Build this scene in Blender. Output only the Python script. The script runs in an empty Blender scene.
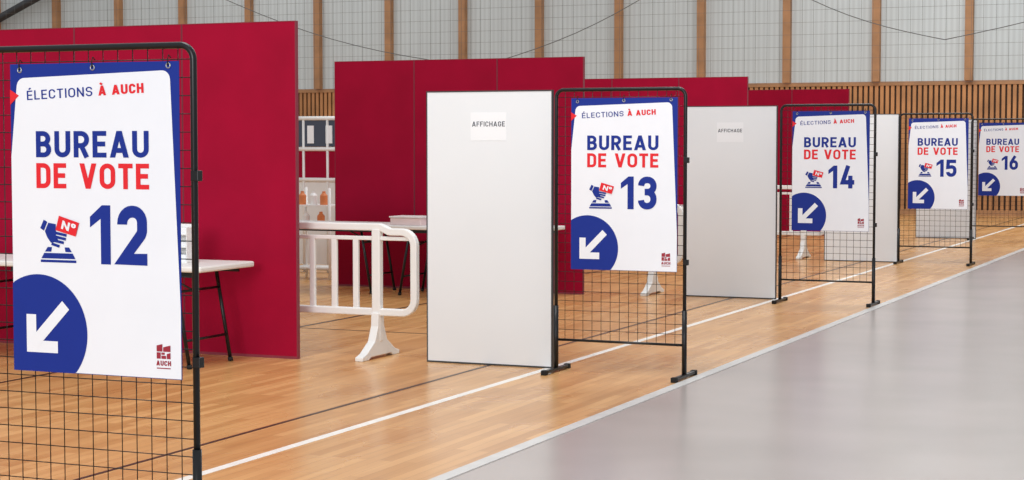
import bpy, bmesh, math, random
from mathutils import Vector, Matrix
random.seed(4)
S = bpy.context.scene
COL = S.collection
S.view_settings.view_transform = 'Standard'
PI = math.pi

# ------------------------------------------------------------ materials
def lin(c):
    return tuple(((v/255)/12.92 if v/255 <= .04045 else ((v/255+.055)/1.055)**2.4) for v in c) + (1,)
def mat(name, rgb, rough=.6, metal=0, var=.06, scale=6, bump=0, bscale=200, spec=.5, trans=0):
    m = bpy.data.materials.new(name); m.use_nodes = True
    n = m.node_tree.nodes; l = m.node_tree.links; b = n['Principled BSDF']
    b.inputs['Roughness'].default_value = rough; b.inputs['Metallic'].default_value = metal
    b.inputs['Specular IOR Level'].default_value = spec
    if trans: b.inputs['Transmission Weight'].default_value = trans
    c = lin(rgb)
    tc = n.new('ShaderNodeTexCoord'); nz = n.new('ShaderNodeTexNoise'); nz.inputs['Scale'].default_value = scale
    l.new(tc.outputs['Object'], nz.inputs['Vector'])
    rp = n.new('ShaderNodeValToRGB')
    rp.color_ramp.elements[0].position = .3; rp.color_ramp.elements[1].position = .7
    rp.color_ramp.elements[0].color = tuple(v*(1-var) for v in c[:3])+(1,)
    rp.color_ramp.elements[1].color = tuple(min(1, v*(1+var)) for v in c[:3])+(1,)
    l.new(nz.outputs['Fac'], rp.inputs['Fac']); l.new(rp.outputs['Color'], b.inputs['Base Color'])
    if bump:
        n2 = n.new('ShaderNodeTexNoise'); n2.inputs['Scale'].default_value = bscale
        l.new(tc.outputs['Object'], n2.inputs['Vector'])
        bp = n.new('ShaderNodeBump'); bp.inputs['Strength'].default_value = bump; bp.inputs['Distance'].default_value = .002
        l.new(n2.outputs['Fac'], bp.inputs['Height']); l.new(bp.outputs['Normal'], b.inputs['Normal'])
    return m
M = dict(
 black=mat('black_steel', (20,22,26), .35, .3),
 wire=mat('dark_wire', (34,30,32), .45, .3),
 rubber=mat('rubber', (14,14,15), .8),
 white_board=mat('white_board', (226,231,236), .38, var=.015, scale=1.5),
 board_edge=mat('board_edge', (70,72,76), .4, .6),
 red=mat('crimson_fabric', (150,2,44), .8, var=.09, scale=2, bump=.3, bscale=400, spec=.15),
 red_edge=mat('red_panel_edge', (132,48,64), .5, .2),
 paper=mat('paper', (234,238,243), .8, var=.01),
 sheet=mat('banner_white', (232,236,244), .5, var=.012),
 blue=mat('print_blue', (16,44,138), .5, var=.03, spec=.25),
 pred=mat('print_red', (222,36,46), .5, var=.03, spec=.25),
 logo=mat('logo_red', (150,30,52), .5, var=.03),
 grey=mat('print_grey', (60,66,80), .6),
 metal=mat('grommet_metal', (170,172,175), .3, .9),
 plastic=mat('white_plastic', (228,228,227), .4, var=.02),
 table=mat('table_top', (225,224,222), .45, var=.02),
 orange=mat('orange_plastic', (206,120,70), .5),
 slate=mat('slate_sheet', (60,70,88), .5),
 timber=mat('timber_post', (164,120,82), .6, var=.15, scale=3),
 net=mat('net_cord', (96,98,98), .8),
 lineW=mat('court_line_white', (236,232,226), .35),
 lineK=mat('court_line_black', (52,34,26), .35),
 border=mat('border_strip', (198,196,194), .35),
 steel=mat('brace_steel', (60,62,66), .5, .4),
 clear=mat('frosted_box', (225,205,205), .3, var=.02),
)
def mat_floor():
    m = bpy.data.materials.new('parquet'); m.use_nodes = True
    n = m.node_tree.nodes; l = m.node_tree.links; b = n['Principled BSDF']
    tc = n.new('ShaderNodeTexCoord'); mp = n.new('ShaderNodeMapping'); mp.inputs['Rotation'].default_value = (0,0,PI/2)
    l.new(tc.outputs['Object'], mp.inputs['Vector'])
    br = n.new('ShaderNodeTexBrick'); l.new(mp.outputs['Vector'], br.inputs['Vector'])
    br.inputs['Scale'].default_value = 1; br.inputs['Brick Width'].default_value = .9; br.inputs['Row Height'].default_value = .07
    br.inputs['Mortar Size'].default_value = .0012; br.inputs['Bias'].default_value = 0
    br.inputs['Color1'].default_value = lin((220,170,112)); br.inputs['Color2'].default_value = lin((196,144,88))
    br.inputs['Mortar'].default_value = lin((164,114,68))
    nz = n.new('ShaderNodeTexNoise'); mp2 = n.new('ShaderNodeMapping'); mp2.inputs['Scale'].default_value = (14,1.2,1)
    l.new(tc.outputs['Object'], mp2.inputs['Vector']); l.new(mp2.outputs['Vector'], nz.inputs['Vector'])
    nz.inputs['Scale'].default_value = 1.0; nz.inputs['Detail'].default_value = 6
    mx = n.new('ShaderNodeMix'); mx.data_type = 'RGBA'; mx.blend_type = 'MULTIPLY'; mx.inputs[0].default_value = .38
    rp = n.new('ShaderNodeValToRGB'); rp.color_ramp.elements[0].position=.3; rp.color_ramp.elements[1].position=.62
    rp.color_ramp.elements[0].color = (.62,.52,.44,1); rp.color_ramp.elements[1].color = (1,1,1,1)
    l.new(nz.outputs['Fac'], rp.inputs['Fac']); l.new(br.outputs['Color'], mx.inputs[6]); l.new(rp.outputs['Color'], mx.inputs[7])
    l.new(mx.outputs[2], b.inputs['Base Color'])
    n3 = n.new('ShaderNodeTexNoise'); n3.inputs['Scale'].default_value = 1.3
    l.new(tc.outputs['Object'], n3.inputs['Vector'])
    mr = n.new('ShaderNodeMapRange'); mr.inputs[3].default_value = .2; mr.inputs[4].default_value = .36
    l.new(n3.outputs['Fac'], mr.inputs[0]); l.new(mr.outputs[0], b.inputs['Roughness'])
    b.inputs['Specular IOR Level'].default_value = .55
    return m
def mat_battens():
    return mat('batten_wood', (176,124,78), .6, var=.2, scale=2)
def mat_clad():
    m = mat('ribbed_cladding', (195,203,205), .5, var=.04, scale=.5)
    n = m.node_tree.nodes; l = m.node_tree.links; b = n['Principled BSDF']
    tc = n.new('ShaderNodeTexCoord'); w = n.new('ShaderNodeTexWave'); w.inputs['Scale'].default_value = 2.6
    l.new(tc.outputs['Object'], w.inputs['Vector'])
    base = b.inputs['Base Color'].links[0].from_socket
    mx = n.new('ShaderNodeMix'); mx.data_type='RGBA'; mx.blend_type='MULTIPLY'; mx.inputs[0].default_value=.12
    l.new(base, mx.inputs[6]); l.new(w.outputs['Color'], mx.inputs[7]); l.new(mx.outputs[2], b.inputs['Base Color'])
    return m
M['floor'] = mat_floor(); M['batten'] = mat_battens(); M['clad'] = mat_clad()
M['greyfloor'] = mat('grey_resin_floor', (166,157,153), .25, var=.07, scale=.9)
M['backing'] = mat('dark_backing', (60,40,26), .8)

# ------------------------------------------------------------ mesh helpers
def box(bm, x0,x1,y0,y1,z0,z1):
    v = [bm.verts.new(p) for p in ((x0,y0,z0),(x1,y0,z0),(x1,y1,z0),(x0,y1,z0),(x0,y0,z1),(x1,y0,z1),(x1,y1,z1),(x0,y1,z1))]
    for f in ((3,2,1,0),(4,5,6,7),(0,1,5,4),(1,2,6,5),(2,3,7,6),(3,0,4,7)): bm.faces.new([v[i] for i in f])
def tube(bm, pts, r, seg=10, closed=False):
    pts = [Vector(p) for p in pts]; n = len(pts); rings = []
    for i,p in enumerate(pts):
        a = pts[i-1] if (i>0 or closed) else p; b = pts[(i+1)%n] if (i<n-1 or closed) else p
        t = (b-a).normalized()
        ref = Vector((0,1,0)) if abs(t.y) < .9 else Vector((1,0,0))
        u = t.cross(ref).normalized(); w = t.cross(u).normalized()
        rings.append([bm.verts.new(p + (u*math.cos(2*PI*j/seg)+w*math.sin(2*PI*j/seg))*r) for j in range(seg)])
    m = n if closed else n-1
    for i in range(m):
        A = rings[i]; B = rings[(i+1)%n]
        for j in range(seg):
            f = bm.faces.new((A[j],A[(j+1)%seg],B[(j+1)%seg],B[j])); f.smooth = True
    if not closed:
        bm.faces.new(rings[0][::-1]); bm.faces.new(rings[-1])
def prism_x(bm, poly, x0, x1):   # poly in (y,z)
    A = [bm.verts.new((x0,y,z)) for y,z in poly]; B = [bm.verts.new((x1,y,z)) for y,z in poly]
    bm.faces.new(A); bm.faces.new(B[::-1]); n = len(poly)
    for i in range(n): bm.faces.new((A[i],B[i],B[(i+1)%n],A[(i+1)%n]))
def rnd(pts, radii, closed=False, seg=6):     # 2D polyline with rounded corners
    out = []; n = len(pts)
    for i,p in enumerate(pts):
        r = radii[i] if isinstance(radii,(list,tuple)) else radii
        if r <= 0 or (not closed and i in (0,n-1)): out.append(tuple(p)); continue
        P = Vector(p); A = Vector(pts[i-1]); B = Vector(pts[(i+1)%n])
        a = (A-P); b = (B-P)
        if a.length < 1e-6 or b.length < 1e-6 or a.angle(b) > PI-.01 or a.angle(b) < .01: out.append(tuple(p)); continue
        ang = a.angle(b); d = r/math.tan(ang/2)
        d = min(d, a.length*.5 if (closed or i-1>0) else a.length, b.length*.5 if (closed or i+1<n-1) else b.length); r2 = d*math.tan(ang/2)
        p0 = P+a.normalized()*d; p1 = P+b.normalized()*d
        c = P+(a.normalized()+b.normalized()).normalized()*(r2/math.sin(ang/2))
        v0 = p0-c; v1 = p1-c; tot = v0.angle(v1); sg = 1 if v0.x*v1.y-v0.y*v1.x > 0 else -1
        for k in range(seg+1):
            t = sg*tot*k/seg; out.append((c.x+v0.x*math.cos(t)-v0.y*math.sin(t), c.y+v0.x*math.sin(t)+v0.y*math.cos(t)))
    return out
def build(name, bm, m, parent=None, bev=0):
    me = bpy.data.meshes.new(name); bmesh.ops.recalc_face_normals(bm, faces=bm.faces[:]); bm.to_mesh(me); bm.free()
    me.materials.append(m); o = bpy.data.objects.new(name, me); COL.objects.link(o)
    if parent: o.parent = parent
    if bev:
        md = o.modifiers.new('bevel','BEVEL'); md.width = bev; md.segments = 2; md.limit_method = 'ANGLE'
    return o
def thing(name, label, cat, loc, group=None):
    o = bpy.data.objects.new(name, None); COL.objects.link(o); o.location = loc; o.empty_display_size=.1
    o['label'] = label; o['category'] = cat
    if group: o['group'] = group
    return o
def struct(o): o['kind'] = 'structure'; return o
def dup(root, loc, label):
    r = root.copy(); COL.objects.link(r); r.location = loc; r['label'] = label
    for ch in list(root.children):
        c = ch.copy(); COL.objects.link(c); c.parent = r
        for g in list(ch.children):
            d = g.copy(); COL.objects.link(d); d.parent = c
    return r
NB = bmesh.new
# ------------------------------------------------------------ lettering
def stroke(bm, pts, t, y, closed=False, tf=lambda x,z:(x,z)):
    pts = [Vector(p) for p in pts]; q=[pts[0]]
    for p in pts[1:]:
        if (p-q[-1]).length > 1e-5: q.append(p)
    if closed and (q[0]-q[-1]).length < 1e-5: q.pop()
    pts = q; n = len(pts); L=[]; R=[]
    for i,p in enumerate(pts):
        a = (p-pts[i-1]).normalized() if (i>0 or closed) else None
        b = (pts[(i+1)%n]-p).normalized() if (i<n-1 or closed) else None
        if a is None: a=b
        if b is None: b=a
        na = Vector((-a.y,a.x)); nb = Vector((-b.y,b.x)); mm = na+nb
        mm = mm.normalized() if mm.length>1e-4 else na
        k = (t/2)/max(mm.dot(na), .45)
        for S_,sg in ((L,1),(R,-1)):
            v = p+mm*k*sg; X,Z = tf(v.x,v.y); S_.append(bm.verts.new((X,y,Z)))
    for i in range(n if closed else n-1):
        j=(i+1)%n; bm.faces.new((L[i],L[j],R[j],R[i]))
    return L,R
def ribbon(bm, pts, t, y0, y1, closed=False):      # flat bar following a path, with thickness
    A=stroke(bm,pts,t,y0,closed); B=stroke(bm,pts,t,y1,closed); n=len(A[0])
    for s in(0,1):
        for i in range(n if closed else n-1):
            j=(i+1)%n; bm.faces.new((A[s][i],A[s][j],B[s][j],B[s][i]))
    if not closed:
        for i in(0,-1): bm.faces.new((A[0][i],A[1][i],B[1][i],B[0][i]))
def glyph(c, t):
    """returns width, list of (pts, kind): 0 open stroke, 1 closed stroke, 2 filled polygon"""
    W = {'I':t,'1':.42,' ':.3,'L':.5,'E':.53,'F':.52,'T':.58,'A':.72,'V':.70,'N':.64,'\u00b0':.34,'4':.66,'\u00c0':.72,'\u00c9':.53,'O':.64,'U':.62,'H':.62}.get(c,.6)
    l=t/2; r=W-t/2; b=t/2; p=1-t/2; m=.51; li=t
    acc=[]
    if c=='\u00c0': c='A'; acc=[([(W*.28,1.27),(W*.56,1.12)],0)]
    if c=='\u00c9': c='E'; acc=[([(W*.72,1.28),(W*.4,1.12)],0)]
    R=.26
    zin=(W/2-1.08*t)/max(W/2-.55*t,.01)
    legL=[(0,0),(1.08*t,0),(W/2,zin),(W/2,1),(W/2-.55*t,1)]; legR=[(W-x,z) for x,z in legL]
    fl=lambda q:[(x,1-z) for x,z in q]
    g={
    'A':[(legL,2),(legR,2),([(W*.22,.27),(W*.78,.27)],0)],
    'V':[(fl(legL),2),(fl(legR),2)],
    'B':[([(l,0),(l,1)],0),(rnd([(li,p),(r-.03,p),(r-.03,m),(li,m)],[0,.2,.2,0]),0),(rnd([(li,m),(r,m),(r,b),(li,b)],[0,.2,.2,0]),0)],
    'C':[(rnd([(r,.66),(r,p),(l,p),(l,b),(r,b),(r,.34)],R),0)],
    'D':[(rnd([(l,b),(l,p),(r,p),(r,b)],[0,0,R,R],True),1)],
    'E':[([(W,p),(l,p),(l,b),(W,b)],0),([(li,m),(W*.92,m)],0)],
    'F':[([(W,p),(l,p),(l,0)],0),([(li,m),(W*.9,m)],0)],
    'G':[(rnd([(r,.68),(r,p),(l,p),(l,b),(r,b),(r,.47),(W*.52,.47)],[0,R,R,R,R,0,0]),0)],
    'H':[([(l,0),(l,1)],0),([(r,0),(r,1)],0),([(li,m),(W-t,m)],0)],
    'I':[([(l,0),(l,1)],0)],
    'L':[([(l,1),(l,b),(W,b)],0)],
    'N':[([(l,0),(l,1)],0),([(r,0),(r,1)],0),([(l,.96),(r,.04)],0)],
    'O':[(rnd([(l,b),(l,p),(r,p),(r,b)],R,True),1)],
    'R':[([(l,0),(l,1)],0),(rnd([(li,p),(r,p),(r,.45),(li,.45)],[0,.22,.22,0]),0),([(W*.5,.45),(r,0)],0)],
    'S':[(rnd([(r,.70),(r,p),(l,p),(l,m),(r,m),(r,b),(l,b),(l,.30)],.22),0)],
    'T':[([(0,p),(W,p)],0),([(W/2,1-t),(W/2,0)],0)],
    'U':[(rnd([(l,1),(l,b),(r,b),(r,1)],R),0)],
    '\u00b0':[(rnd([(.06,.62),(.06,.96),(.28,.96),(.28,.62)],.11,True),1)],
    '1':[([(W-t,0),(W,0),(W,1),(W-t*.85,1),(0,.80),(0,.62),(W-t,.77)],2)],
    '2':[(rnd([(l,.68),(l,p),(r,p),(r,.54),(l+.03,b),(W,b)],[0,R,R,.16,0,0]),0)],
    '3':[(rnd([(l,.72),(l,p),(r,p),(r,m+.02),(W*.36,m+.02)],[0,R,.2,.2,0]),0),(rnd([(W*.36,m+.02),(r,m+.02),(r,b),(l,b),(l,.28)],[0,.2,R,R,0]),0)],
    '4':[([(W*.56,1),(l+.02,.27),(W,.27)],0),([(W*.72,.56),(W*.72,0)],0)],
    '5':[(rnd([(W*.95,p),(l+.02,p),(l,.55),(r,.60),(r,b),(l,b),(l,.28)],[0,0,0,R,R,R,0]),0)],
    '6':[(rnd([(l,b),(l,.6),(r,.6),(r,b)],R,True),1),(rnd([(l,.36),(l,.52),(W*.66,1)],[0,.2,0]),0)],
    ' ':[],
    }[c]
    return W, g+acc
def write(bm, s, x0, x1, z0, h, t, y, ang=0, gap=.11):
    ws=[glyph(c,t) for c in s]; tot=sum(w for w,_ in ws)+gap*(len(s)-1)
    sx=(x1-x0)/tot; ca,sa=math.cos(ang),math.sin(ang); cx=0
    for w,gs in ws:
        for k,(pts,cl) in enumerate(gs):
            def tf(x,z,cx=cx):
                X=(x+cx)*sx; Z=z*h; return (x0+X*ca-Z*sa, z0+X*sa+Z*ca)
            yy=y-.0005*k
            if cl==2: bm.faces.new([bm.verts.new((q[0],yy,q[1])) for q in [tf(*p) for p in pts]])
            else: stroke(bm, pts, t, yy, bool(cl), tf)
        cx+=w+gap
def poly(bm, pts, y): bm.faces.new([bm.verts.new((x,y,z)) for x,z in pts])

# ------------------------------------------------------------ setting
YW=40.2
def plane(name, x0,x1,y0,y1,z,m,parent=None,th=.0):
    bm=NB(); box(bm,x0,x1,y0,y1,z-th,z); return build(name,bm,m,parent)
floor=struct(plane('floor',-40,-3.80,-2,YW,0,M['floor'],th=.1))
gf=struct(plane('floor',-3.72,14,-2,YW,0,M['greyfloor'],th=.1))
tb=struct(plane('trim_1',-3.80,-3.72,-2,YW,.004,M['border'],th=.1))
plane('court_line',-4.925,-4.865,-2,YW-.3,.0012,M['lineW'],floor,.001)
plane('court_line',-5.375,-5.345,-2,YW-.3,.0012,M['lineK'],floor,.001)
plane('court_line',-8.02,-7.98,-2,YW-.3,.0012,M['lineK'],floor,.001)
plane('court_line',-12,-5.375,13.6,13.63,.0013,M['lineK'],floor,.001)

bm=NB(); box(bm,-40,14,YW,YW+.2,0,9); wall=struct(build('wall_back',bm,M['backing']))
bm=NB()
x=-40
while x<14:
    box(bm,x,x+.075,YW-.05,YW-.001,.12,2.9); x+=.12
build('batten_panel',bm,M['batten'],wall)
bm=NB(); box(bm,-40,14,YW-.07,YW-.001,2.86,2.95); box(bm,-40,14,YW-.06,YW-.001,0,.12); build('rail',bm,M['timber'],wall)
bm=NB(); box(bm,-40,14,YW-.03,YW-.001,2.95,9); build('cladding',bm,M['clad'],wall)
F=1800.0; TH=math.atan(785/F); cs,sn=math.cos(TH),math.sin(TH)
def X_at(px,Y):
    k=(px-512)/F; z=Y/(k*sn+cs); return (k*cs-sn)*z
xp=X_at(702,YW)
for k in range(-13,10):
    bm=NB(); X=xp+k*2.03; box(bm,X-.085,X+.085,YW-.2,YW-.03,2.95,9); build('timber_post',bm,M['timber'],wall)
bm=NB(); tube(bm,[(-36,YW-.4,3.6),(-29,YW-.4,6.5)],.11,12); struct(build('trim_2',bm,M['steel']))
# net
net=NB(); YN=39.3
x=-36
while x<8:
    box(net,x,x+.005,YN,YN+.005,2.9,8.5); x+=.27+random.uniform(-.02,.02)
z=2.9
while z<8.5:
    box(net,-36,8,YN,YN+.005,z,z+.005); z+=.27
no=build('ball_net',net,M['net']); no['label']='thin dark ball-stop net hung high in front of the pale ribbed end wall'; no['category']='net'
for a,b in (((-26,5.6),(-18,3.4)),((-18,3.4),(-12,6)),((-12,6),(-7,3.8)),((-7,3.8),(0,6.2))):
    bm=NB(); pts=[]
    for k in range(13):
        u=k/12; pts.append((a[0]+(b[0]-a[0])*u, YN-.03, a[1]+(b[1]-a[1])*u-.35*math.sin(PI*u)))
    tube(bm,pts,.010,5); build('cord',bm,M['net'],no)

# ------------------------------------------------------------ grid panels
PW=.95; PH=2.0
GX=[-3.775,-3.83,-3.83,-3.91,-3.99]; GY=[5.69,11.74,17.75,24.05,30.3]
def make_grid():
    t=thing('grid_panel','','display stand',(0,0,0),'black wire grid display stands')
    h=PW/2; rr=.013
    bm=NB(); pr=rnd([(-h,.03),(-h,PH-rr),(h,PH-rr),(h,.03)],[0,.055,.055,0],seg=8)
    tube(bm,[(x,0,z) for x,z in pr],rr,12); build('frame',bm,M['black'],t)
    bm=NB(); tube(bm,[(-h,0,.23),(h,0,.23)],.009,10); build('bottom_bar',bm,M['black'],t)
    bm=NB(); n=14; w=.0021
    for i in range(1,n):
        x=-h+PW*i/n; tube(bm,[(x,0,.235),(x,0,PH-.02)],w,5)
    z=.235+.068
    while z<PH-.03:
        tube(bm,[(-h+.01,.003,z),(h-.01,.003,z)],w,5); z+=.068
    build('wire_mesh',bm,M['wire'],t)
    for s in(-1,1):
        bm=NB(); tube(bm,[(s*h,0,.02),(s*h,0,.47)],.0175,12); build('post_sleeve',bm,M['black'],t)
        bm=NB(); box(bm,s*h-.016,s*h+.016,-.22,.22,.008,.03); f=build('foot',bm,M['black'],t,.004)
        for e in(-1,1):
            bm=NB(); box(bm,s*h-.02,s*h+.02,e*.215-.022,e*.215+.022,0,.034); build('rubber_cap',bm,M['rubber'],f,.004)
    for z in(.8,1.5):
        bm=NB(); box(bm,h-.008,h+.026,-.016,.016,z-.02,z+.02); build('clamp',bm,M['black'],t,.003)
    return t
glabels=['nearest and largest black wire grid stand, behind the sign numbered 12','black wire grid stand on two feet carrying the sign numbered 13','black wire grid stand carrying the sign numbered 14','black wire grid stand carrying the sign numbered 15','farthest black wire grid stand, cut by right edge, carrying sign 16']
g0=make_grid()
for i in range(5):
    loc=(GX[i]-PW/2,GY[i],0)
    if i==0: g0.location=loc; g0['label']=glabels[0]
    else: dup(g0,loc,glabels[i])

# ------------------------------------------------------------ signs
SW=.78; SH=1.195
def U(u): return (u-.5)*SW
def V(v): return (1-v)*SH
def make_sign():
    t=thing('election_sign','','sign',(0,0,0),'bureau de vote signs')
    bm=NB(); box(bm,-SW/2,SW/2,-.002,.001,0,SH); build('sheet',bm,M['blue'],t)
    y=-.0034
    bm=NB(); pts=[(U(.045),V(.046)),(U(.948),V(.028)),(U(.998),V(.78)),(U(.998),V(.998)),(U(.002),V(.998)),(U(.002),V(.30))]
    pts=rnd(pts,[.035,.035,0,0,0,0],True); poly(bm,pts,y); build('white_ground',bm,M['sheet'],t)
    y=-.0048
    bm=NB(); poly(bm,[(U(.0),V(.082)),(U(.055),V(.102)),(U(.0),V(.132))],y); build('red_corner_mark',bm,M['pred'],t)
    a=math.radians(2.4)
    bm=NB(); write(bm,'\u00c9LECTIONS',U(.105),U(.50),V(.117),.036,.13,y,a,.17); build('heading',bm,M['blue'],t)
    bm=NB(); dx=U(.535)-U(.105); write(bm,'\u00c0 AUCH',U(.535),U(.80),V(.117)+dx*math.tan(a),.037,.21,y,a,.12); build('heading',bm,M['pred'],t)
    bm=NB(); write(bm,'BUREAU',U(.155),U(.825),V(.302),.101,.185,y,0,.13); build('title',bm,M['blue'],t)
    bm=NB(); write(bm,'DE VOTE',U(.155),U(.825),V(.402),.097,.185,y,0,.13); build('title',bm,M['pred'],t)
    # disc + arrow
    bm=NB(); c=(-SW/2+.124,.152); R=.228; pts=[]
    for k in range(90):
        q=2*PI*k/90; p=(max(-SW/2,c[0]+R*math.cos(q)),max(0,c[1]+R*math.sin(q)))
        if not pts or (abs(p[0]-pts[-1][0])+abs(p[1]-pts[-1][1]))>1e-5: pts.append(p)
    poly(bm,pts,y); d=build('arrow_disc',bm,M['blue'],t)
    bm=NB(); ax=-SW/2+.088; az=.098
    stroke(bm,[(ax,az+.125),(ax,az),(ax+.125,az)],.046,y-.0012)
    stroke(bm,[(ax+.01,az+.01),(ax+.165,az+.165)],.046,y-.0018); build('arrow',bm,M['sheet'],d)
    # icon
    ix=U(.175); iz=V(.642); iw=.168; ih=.165
    def P(l): return [(ix+x*iw,iz+z*ih) for x,z in l]
    bm=NB()
    poly(bm,P([(.0,0),(1.0,0),(1.0,.06),(.0,.06)]),y)
    poly(bm,P([(.02,.09),(.98,.09),(.90,.22),(.10,.22)]),y)
    poly(bm,P([(.12,.25),(.30,.25),(.32,.36),(.20,.36)]),y)
    poly(bm,P([(.88,.25),(.70,.25),(.68,.36),(.80,.36)]),y)
    ic=build('ballot_box_icon',bm,M['blue'],t)
    bm=NB()   # hand: cuff, palm, thumb, fingers
    poly(bm,P([(.0,.80),(.10,1.0),(.20,.95),(.10,.74)]),y-.0004)
    poly(bm,P([(.13,.73),(.23,.93),(.44,.90),(.44,.62),(.52,.50),(.30,.46),(.20,.58)]),y-.0008)
    for k,(x0,z0,x1,z1) in enumerate(((.40,.70,.74,.64),(.40,.61,.72,.55),(.36,.52,.66,.465),(.32,.44,.54,.38))):
        stroke(bm,P([(x0,z0),(x1,z1)]),.0108,y-.0012-.0003*k)
    hd=build('hand_icon',bm,M['blue'],t)
    bm=NB(); poly(bm,P([(.44,.76),(1.0,.62),(1.10,.94),(.54,1.10)]),y-.0026); build('ballot',bm,M['pred'],hd)
    bm=NB(); write(bm,'N\u00b0',ix+.60*iw,ix+.98*iw,iz+.80*ih,.20*ih,.17,y-.004,math.radians(-15)); build('ballot_letter',bm,M['sheet'],hd)
    # logo
    lx=U(.858); lz=V(.966); bm=NB(); e=.0032
    poly(bm,[(lx,lz+.036),(lx+.018,lz+.036),(lx+.018,lz+.060),(lx,lz+.060)],y)
    poly(bm,[(lx,lz+.060+e),(lx+.026,lz+.060+e),(lx+.026,lz+.092),(lx,lz+.086)],y)
    poly(bm,[(lx+.018+e,lz+.036),(lx+.042,lz+.036),(lx+.042,lz+.048),(lx+.018+e,lz+.048)],y)
    poly(bm,[(lx+.018+e,lz+.048+e),(lx+.036,lz+.048+e),(lx+.036,lz+.060),(lx+.018+e,lz+.060)],y)
    poly(bm,[(lx+.026+e,lz+.060+e),(lx+.062,lz+.060+e),(lx+.062,lz+.088),(lx+.026+e,lz+.080)],y)
    poly(bm,[(lx+.042+e,lz+.036),(lx+.062,lz+.036),(lx+.062,lz+.060),(lx+.042+e,lz+.055)],y)
    write(bm,'AUCH',lx-.002,lx+.064,lz+.010,.019,.22,y)
    poly(bm,[(lx,lz-.002),(lx+.062,lz-.002),(lx+.062,lz+.002),(lx,lz+.002)],y)
    build('town_logo',bm,M['logo'],t)
    for u,v in((.06,.020),(.5,.016),(.94,.014)):
        bm=NB(); cx,cz=U(u),V(v)
        tube(bm,[(cx+.009*math.cos(2*PI*k/14),-.003,cz+.009*math.sin(2*PI*k/14)) for k in range(14)],.003,6,True)
        gr=build('grommet',bm,M['metal'],t)
        bm=NB(); tube(bm,[(cx,-.006,cz),(cx,-.008,cz+.02),(cx,.0,cz+.04),(cx,.014,cz+.03)],.0022,6); build('tie',bm,M['rubber'],gr)
    return t
slabels=['large nearest election sign reading bureau de vote 12','election sign reading bureau de vote 13, between two white boards','election sign reading bureau de vote 14','election sign reading bureau de vote 15','farthest election sign reading bureau de vote 16, cut by right edge']
s0=make_sign(); signs=[s0]
for i in range(5):
    loc=(GX[i]-.048-SW/2,GY[i]-.022,.733)
    if i==0: s=s0; s.location=loc; s['label']=slabels[0]
    else: s=dup(s0,loc,slabels[i]); signs.append(s)
for i,s in enumerate(signs):
    bm=NB(); n=str(12+i); write(bm,n,U(.475),U(.81),V(.643),.226,.20,-.0048,0,.14); build('number',bm,M['blue'],s)

# ------------------------------------------------------------ white boards + notices
BY=[11.90,18.05,24.2,30.62]
def make_board():
    t=thing('display_board','','board',(0,0,0),'white notice boards')
    bm=NB(); box(bm,-.492,.492,-.012,.012,.012,1.985); build('panel',bm,M['white_board'],t)
    bm=NB()
    box(bm,-.5,.5,-.015,.015,1.985,1.994); box(bm,-.5,.5,-.015,.015,.0,.012); box(bm,-.5,-.492,-.015,.015,.012,1.985); box(bm,.492,.5,-.015,.015,.012,1.985)
    build('edge_frame',bm,M['board_edge'],t)
    return t
bl_=['tall white board left of the sign numbered 13, nearest of the white boards','tall white board left of the sign numbered 14','tall white board partly behind the sign numbered 14, showing beside its stand','farthest tall white board, mostly behind the sign numbered 15']
b0=make_board()
for i,Y in enumerate(BY):
    loc=((-4.87 if i==0 else -4.9)-.5,Y,0)
    if i==0: b0.location=loc; b0['label']=bl_[0]
    else: dup(b0,loc,bl_[i])
def make_notice():
    t=thing('paper_notice','','notice',(0,0,0),'taped paper notices')
    bm=NB(); box(bm,-.142,.142,-.001,0,-.102,.102); build('sheet',bm,M['paper'],t)
    bm=NB(); write(bm,'AFFICHAGE',-.130,.130,-.0,.036,.15,-.002,0,.16); build('lettering',bm,M['grey'],t)
    return t
n0=make_notice(); n0.location=(-5.37,BY[0]-.0125,1.735); n0['label']='paper notice reading affichage on the nearest white board'
dup(n0,(-5.4,BY[1]-.0125,1.72),'paper notice reading affichage on the white board beside sign 14')

# ------------------------------------------------------------ red partitions
def make_red():
    t=thing('partition_panel','','partition',(0,0,0),'tall red partition panels')
    bm=NB(); box(bm,-.493,.493,-.018,.018,.02,2.515); build('fabric_board',bm,M['red'],t)
    bm=NB(); box(bm,-.498,-.493,-.02,.02,0,2.52); box(bm,.493,.498,-.02,.02,0,2.52); box(bm,-.493,.493,-.02,.02,2.515,2.52); box(bm,-.493,.493,-.02,.02,0,.02)
    build('edge_frame',bm,M['red_edge'],t)
    return t
r0=make_red(); first=True
walls=[(-6.82,11.65,['red partition panel behind the white table, rightmost of the nearest red wall','middle panel of the nearest red wall, mostly behind sign 12','leftmost panel of the nearest red wall, cut by left edge']),
 (-6.93,17.8,['red panel touching the top right of the white board left of sign 13','middle red panel of the wall behind the nearest white board','leftmost panel of the second red wall, above the white barrier']),
 (-6.99,24.2,['right red panel of the third wall, above the second white board','middle red panel of the third wall, seen above sign 13','leftmost red panel of the third wall, a strip showing beside the second red wall']),
 (-7.05,30.6,['right panel of the farthest red wall, above sign 14','left panel of the farthest red wall, above second white board'])]
for X,Y,ls in walls:
    for k,lb in enumerate(ls):
        loc=(X-.5-k*1.0,Y,0)
        if first: r0.location=loc; r0['label']=lb; first=False
        else: dup(r0,loc,lb)

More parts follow.
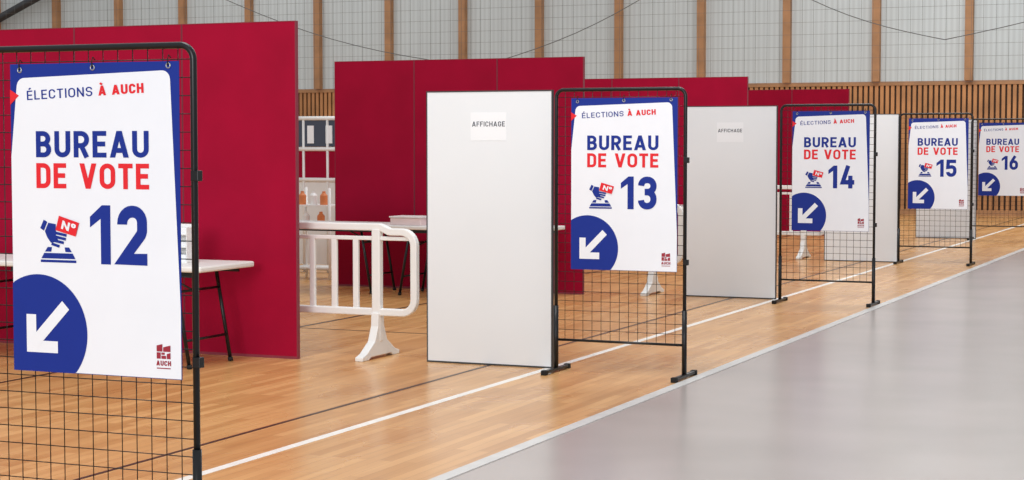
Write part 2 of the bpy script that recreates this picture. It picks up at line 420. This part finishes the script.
# ------------------------------------------------------------ barriers
def make_barrier():
    t=thing('crowd_barrier','','barrier',(0,0,0),'white plastic barriers')
    bm=NB()
    outer=[(-.76,.985),(.68,.985),(.76,.95),(.965,.95),(.965,.345),(-.965,.345),(-.965,.95),(-.84,.95)]
    pr=rnd(outer,[.03,.05,.05,.12,.10,.10,.12,.05],True,8)
    ribbon(bm,pr,.054,-.027,.027,True); build('frame',bm,M['plastic'],t,.008)
    bm=NB(); box(bm,-.93,.93,-.015,.015,.885,.915); build('inner_rail',bm,M['plastic'],t,.005)
    for x in(-.47,-.285,-.095,.095,.285,.47):
        bm=NB(); box(bm,x-.023,x+.023,-.015,.015,.36,.89); build('slat',bm,M['plastic'],t,.006)
    for s in(-.65,.65):
        bm=NB(); box(bm,s-.036,s+.036,-.030,.030,.12,.975); build('stem',bm,M['plastic'],t,.010)
        bm=NB(); prism_x(bm,[(-.30,0),(-.30,.03),(-.23,.05),(-.10,.13),(-.05,.24),(-.044,.34),(.044,.34),(.05,.24),(.10,.13),(.23,.05),(.30,.03),(.30,0),(.20,0),(.16,.02),(-.16,.02),(-.20,0)],s-.032,s+.032); build('foot',bm,M['plastic'],t,.006)
    return t
bb=make_barrier()
bb.location=(-6.98,11.98,0); bb['label']='white plastic crowd barrier left of the nearest white board'
dup(bb,(-6.93,18.15,0),'white plastic barrier whose foot shows through grid below sign 13')
dup(bb,(-6.93,24.55,0),'white plastic barrier whose foot shows beside the grid under sign 14')

# ------------------------------------------------------------ tables
def make_table():
    t=thing('folding_table','','table',(0,0,0),'white folding tables')
    bm=NB(); box(bm,-.9,.9,-.36,.36,.70,.742); build('tabletop',bm,M['table'],t,.012)
    for e in(-1,1):
        bm=NB(); box(bm,-.8,.8,e*.30-.01,e*.30+.01,.665,.70); build('side_rail',bm,M['black'],t)
    for s in(-1,1):
        for e in(-1,1):
            bm=NB(); tube(bm,[(s*.62,e*.27,.69),(s*.74,e*.27,.012)],.014,10); lg=build('leg',bm,M['black'],t)
            bm=NB(); tube(bm,[(s*.742,e*.27,.0),(s*.738,e*.27,.03)],.019,10); build('rubber_foot',bm,M['rubber'],lg)
        bm=NB(); tube(bm,[(s*.71,-.27,.2),(s*.71,.27,.2)],.010,8); build('crossbar',bm,M['black'],t)
        bm=NB(); tube(bm,[(s*.645,-.27,.55),(s*.645,.27,.55)],.010,8); tube(bm,[(s*.65,0,.52),(s*.25,0,.69)],.008,8); build('brace',bm,M['black'],t)
    return t
t0=make_table(); t0.location=(-7.07-.9,11.08,0); t0['label']='white folding table with black legs in front of the nearest red wall'
dup(t0,(-7.07-2.72,11.08,0),'white folding table at the left edge, mostly behind sign 12')
dup(t0,(-7.04-.9,17.2,0),'white folding table behind the nearest white board, holding low frosted box')
dup(t0,(-7.04-2.72,17.2,0),'white folding table seen through the slats of the nearest white barrier')
dup(t0,(-6.95-.9,23.6,0),'white folding table behind the second white board')

def simple(name,label,cat,loc,parts,group=None):
    t=thing(name,label,cat,loc,group)
    for nm,bx,m,bv in parts:
        bm=NB(); box(bm,*bx); build(nm,bm,M[m],t,bv)
    return t
simple('document_rack','small white paper rack on table, seen through grid right of sign 12','rack',(-7.475,11.1,.742),[
 ('back',(-.08,.08,.06,.07,0,.28),'plastic',.002),('side',(-.085,-.079,-.07,.07,0,.26),'plastic',.002),('side',(.079,.085,-.07,.07,0,.26),'plastic',.002),
 ('tray',(-.079,.079,-.07,.06,0,.012),'plastic',.001),('tray',(-.079,.079,-.05,.06,.11,.12),'plastic',.001),('tray',(-.079,.079,-.03,.06,.20,.21),'plastic',.001),
 ('paper_stack',(-.07,.07,-.06,.05,.012,.06),'paper',.001),('paper_stack',(-.07,.07,-.04,.05,.12,.15),'paper',.001),('paper_stack',(-.07,.07,-.02,.05,.21,.25),'paper',.001)])
simple('storage_box','low frosted box on table, visible left of the nearest white board','box',(-8.60,17.05,.742),[
 ('base',(-.18,.18,-.14,.14,0,.08),'clear',.008),('lid',(-.19,.19,-.15,.15,.08,.095),'plastic',.004)])
simple('storage_box','white box on a table glimpsed right of sign 13','box',(-7.35,23.5,.742),[
 ('base',(-.2,.2,-.14,.14,0,.22),'plastic',.008),('lid',(-.21,.21,-.15,.15,.22,.25),'plastic',.004)])
# booth + cart in the gap between the red walls
bt=thing('voting_booth','white framed booth with slate and red panels in gap between red walls','booth',(-11.16,19.5,0))
bm=NB()
for x in(-.5,-.17,.17,.5): tube(bm,[(x,0,0),(x,0,1.93)],.018,8)
for z in(.05,1.15,1.53,1.91): tube(bm,[(-.5,0,z),(.5,0,z)],.026,8)
build('frame',bm,M['plastic'],bt)
bm=NB(); box(bm,-.49,.49,.0,.01,1.56,1.89); build('slate_panel',bm,M['slate'],bt)
for x in(-.36,-.06,.2,.4):
    bm=NB(); box(bm,x-.05,x+.04,-.012,-.002,1.60,1.82); build('pinned_sheet',bm,M['paper'],bt)
bm=NB(); box(bm,-.49,.49,.0,.01,1.17,1.51); build('red_panel',bm,M['red'],bt)
bm=NB(); box(bm,-.49,.49,.0,.01,.1,1.12); build('lower_panel',bm,M['plastic'],bt)
ct=thing('shelf_trolley','white open shelf trolley in the gap left of the second red wall','trolley',(-10.62,18.6,0))
for x in(-.26,.26):
    for y in(-.18,.18):
        bm=NB(); tube(bm,[(x,y,0),(x,y,1.08)],.016,8); build('post',bm,M['plastic'],ct)
for z in(.15,.64,.88):
    bm=NB(); box(bm,-.26,.26,-.18,.18,z-.02,z); build('shelf',bm,M['plastic'],ct,.003)
k=0
for x,z in((-.15,.88),(-.0,.88),(.14,.88),(-.1,.64),(.1,.64)):
    bm=NB(); pr=[(.045,0),(.045,.11),(.02,.14),(.02,.16)]
    seg=12; rings=[[bm.verts.new((r*math.cos(2*PI*j/seg),r*math.sin(2*PI*j/seg),zz)) for j in range(seg)] for r,zz in pr]
    for i in range(3):
        for j in range(seg): bm.faces.new((rings[i][j],rings[i][(j+1)%seg],rings[i+1][(j+1)%seg],rings[i+1][j]))
    bm.faces.new(rings[0][::-1]); bm.faces.new(rings[-1])
    o=build('bottle',bm,M['orange'] if k%2==0 else M['plastic']); o.location=(-10.62+x,18.5,z)
    c='orange' if k%2==0 else 'white'
    o['label']=f'small {c} bottle on the white shelf trolley'; o['category']='bottle'; o['group']=f'{c} bottles on the trolley'; k+=1

# ------------------------------------------------------------ light, camera
w=bpy.data.worlds.new('World'); S.world=w; w.use_nodes=True
bg=w.node_tree.nodes['Background']; bg.inputs[0].default_value=(.96,.98,1,1); bg.inputs[1].default_value=.64
def area(loc,rot,size,e,col=(1,1,1)):
    d=bpy.data.lights.new('area_light','AREA'); d.size=size; d.energy=e; d.color=col
    o=bpy.data.objects.new('area_light',d); COL.objects.link(o); o.location=loc; o.rotation_euler=rot
for Y in(8,20,32): area((-5,Y,9),(0,0,0),4,480,(1,.99,.97))
area((-1,-14,6),(PI/2-.12,0,.1),7,2500,(1,1,1))          # front fill added behind the camera to brighten the sign faces
for X in(-24,-8): area((X,34,9.5),(PI/2-.7,0,0),8,230,(1,1,1))  # extra fill lights, added to brighten the end wall cladding
cam=bpy.data.cameras.new('Camera'); co=bpy.data.objects.new('Camera',cam); COL.objects.link(co); S.camera=co
cam.sensor_width=36; cam.lens=36*F/1024; cam.clip_end=200
co.location=(0,0,1.63); co.rotation_euler=(PI/2-math.atan(99/F),0,TH)
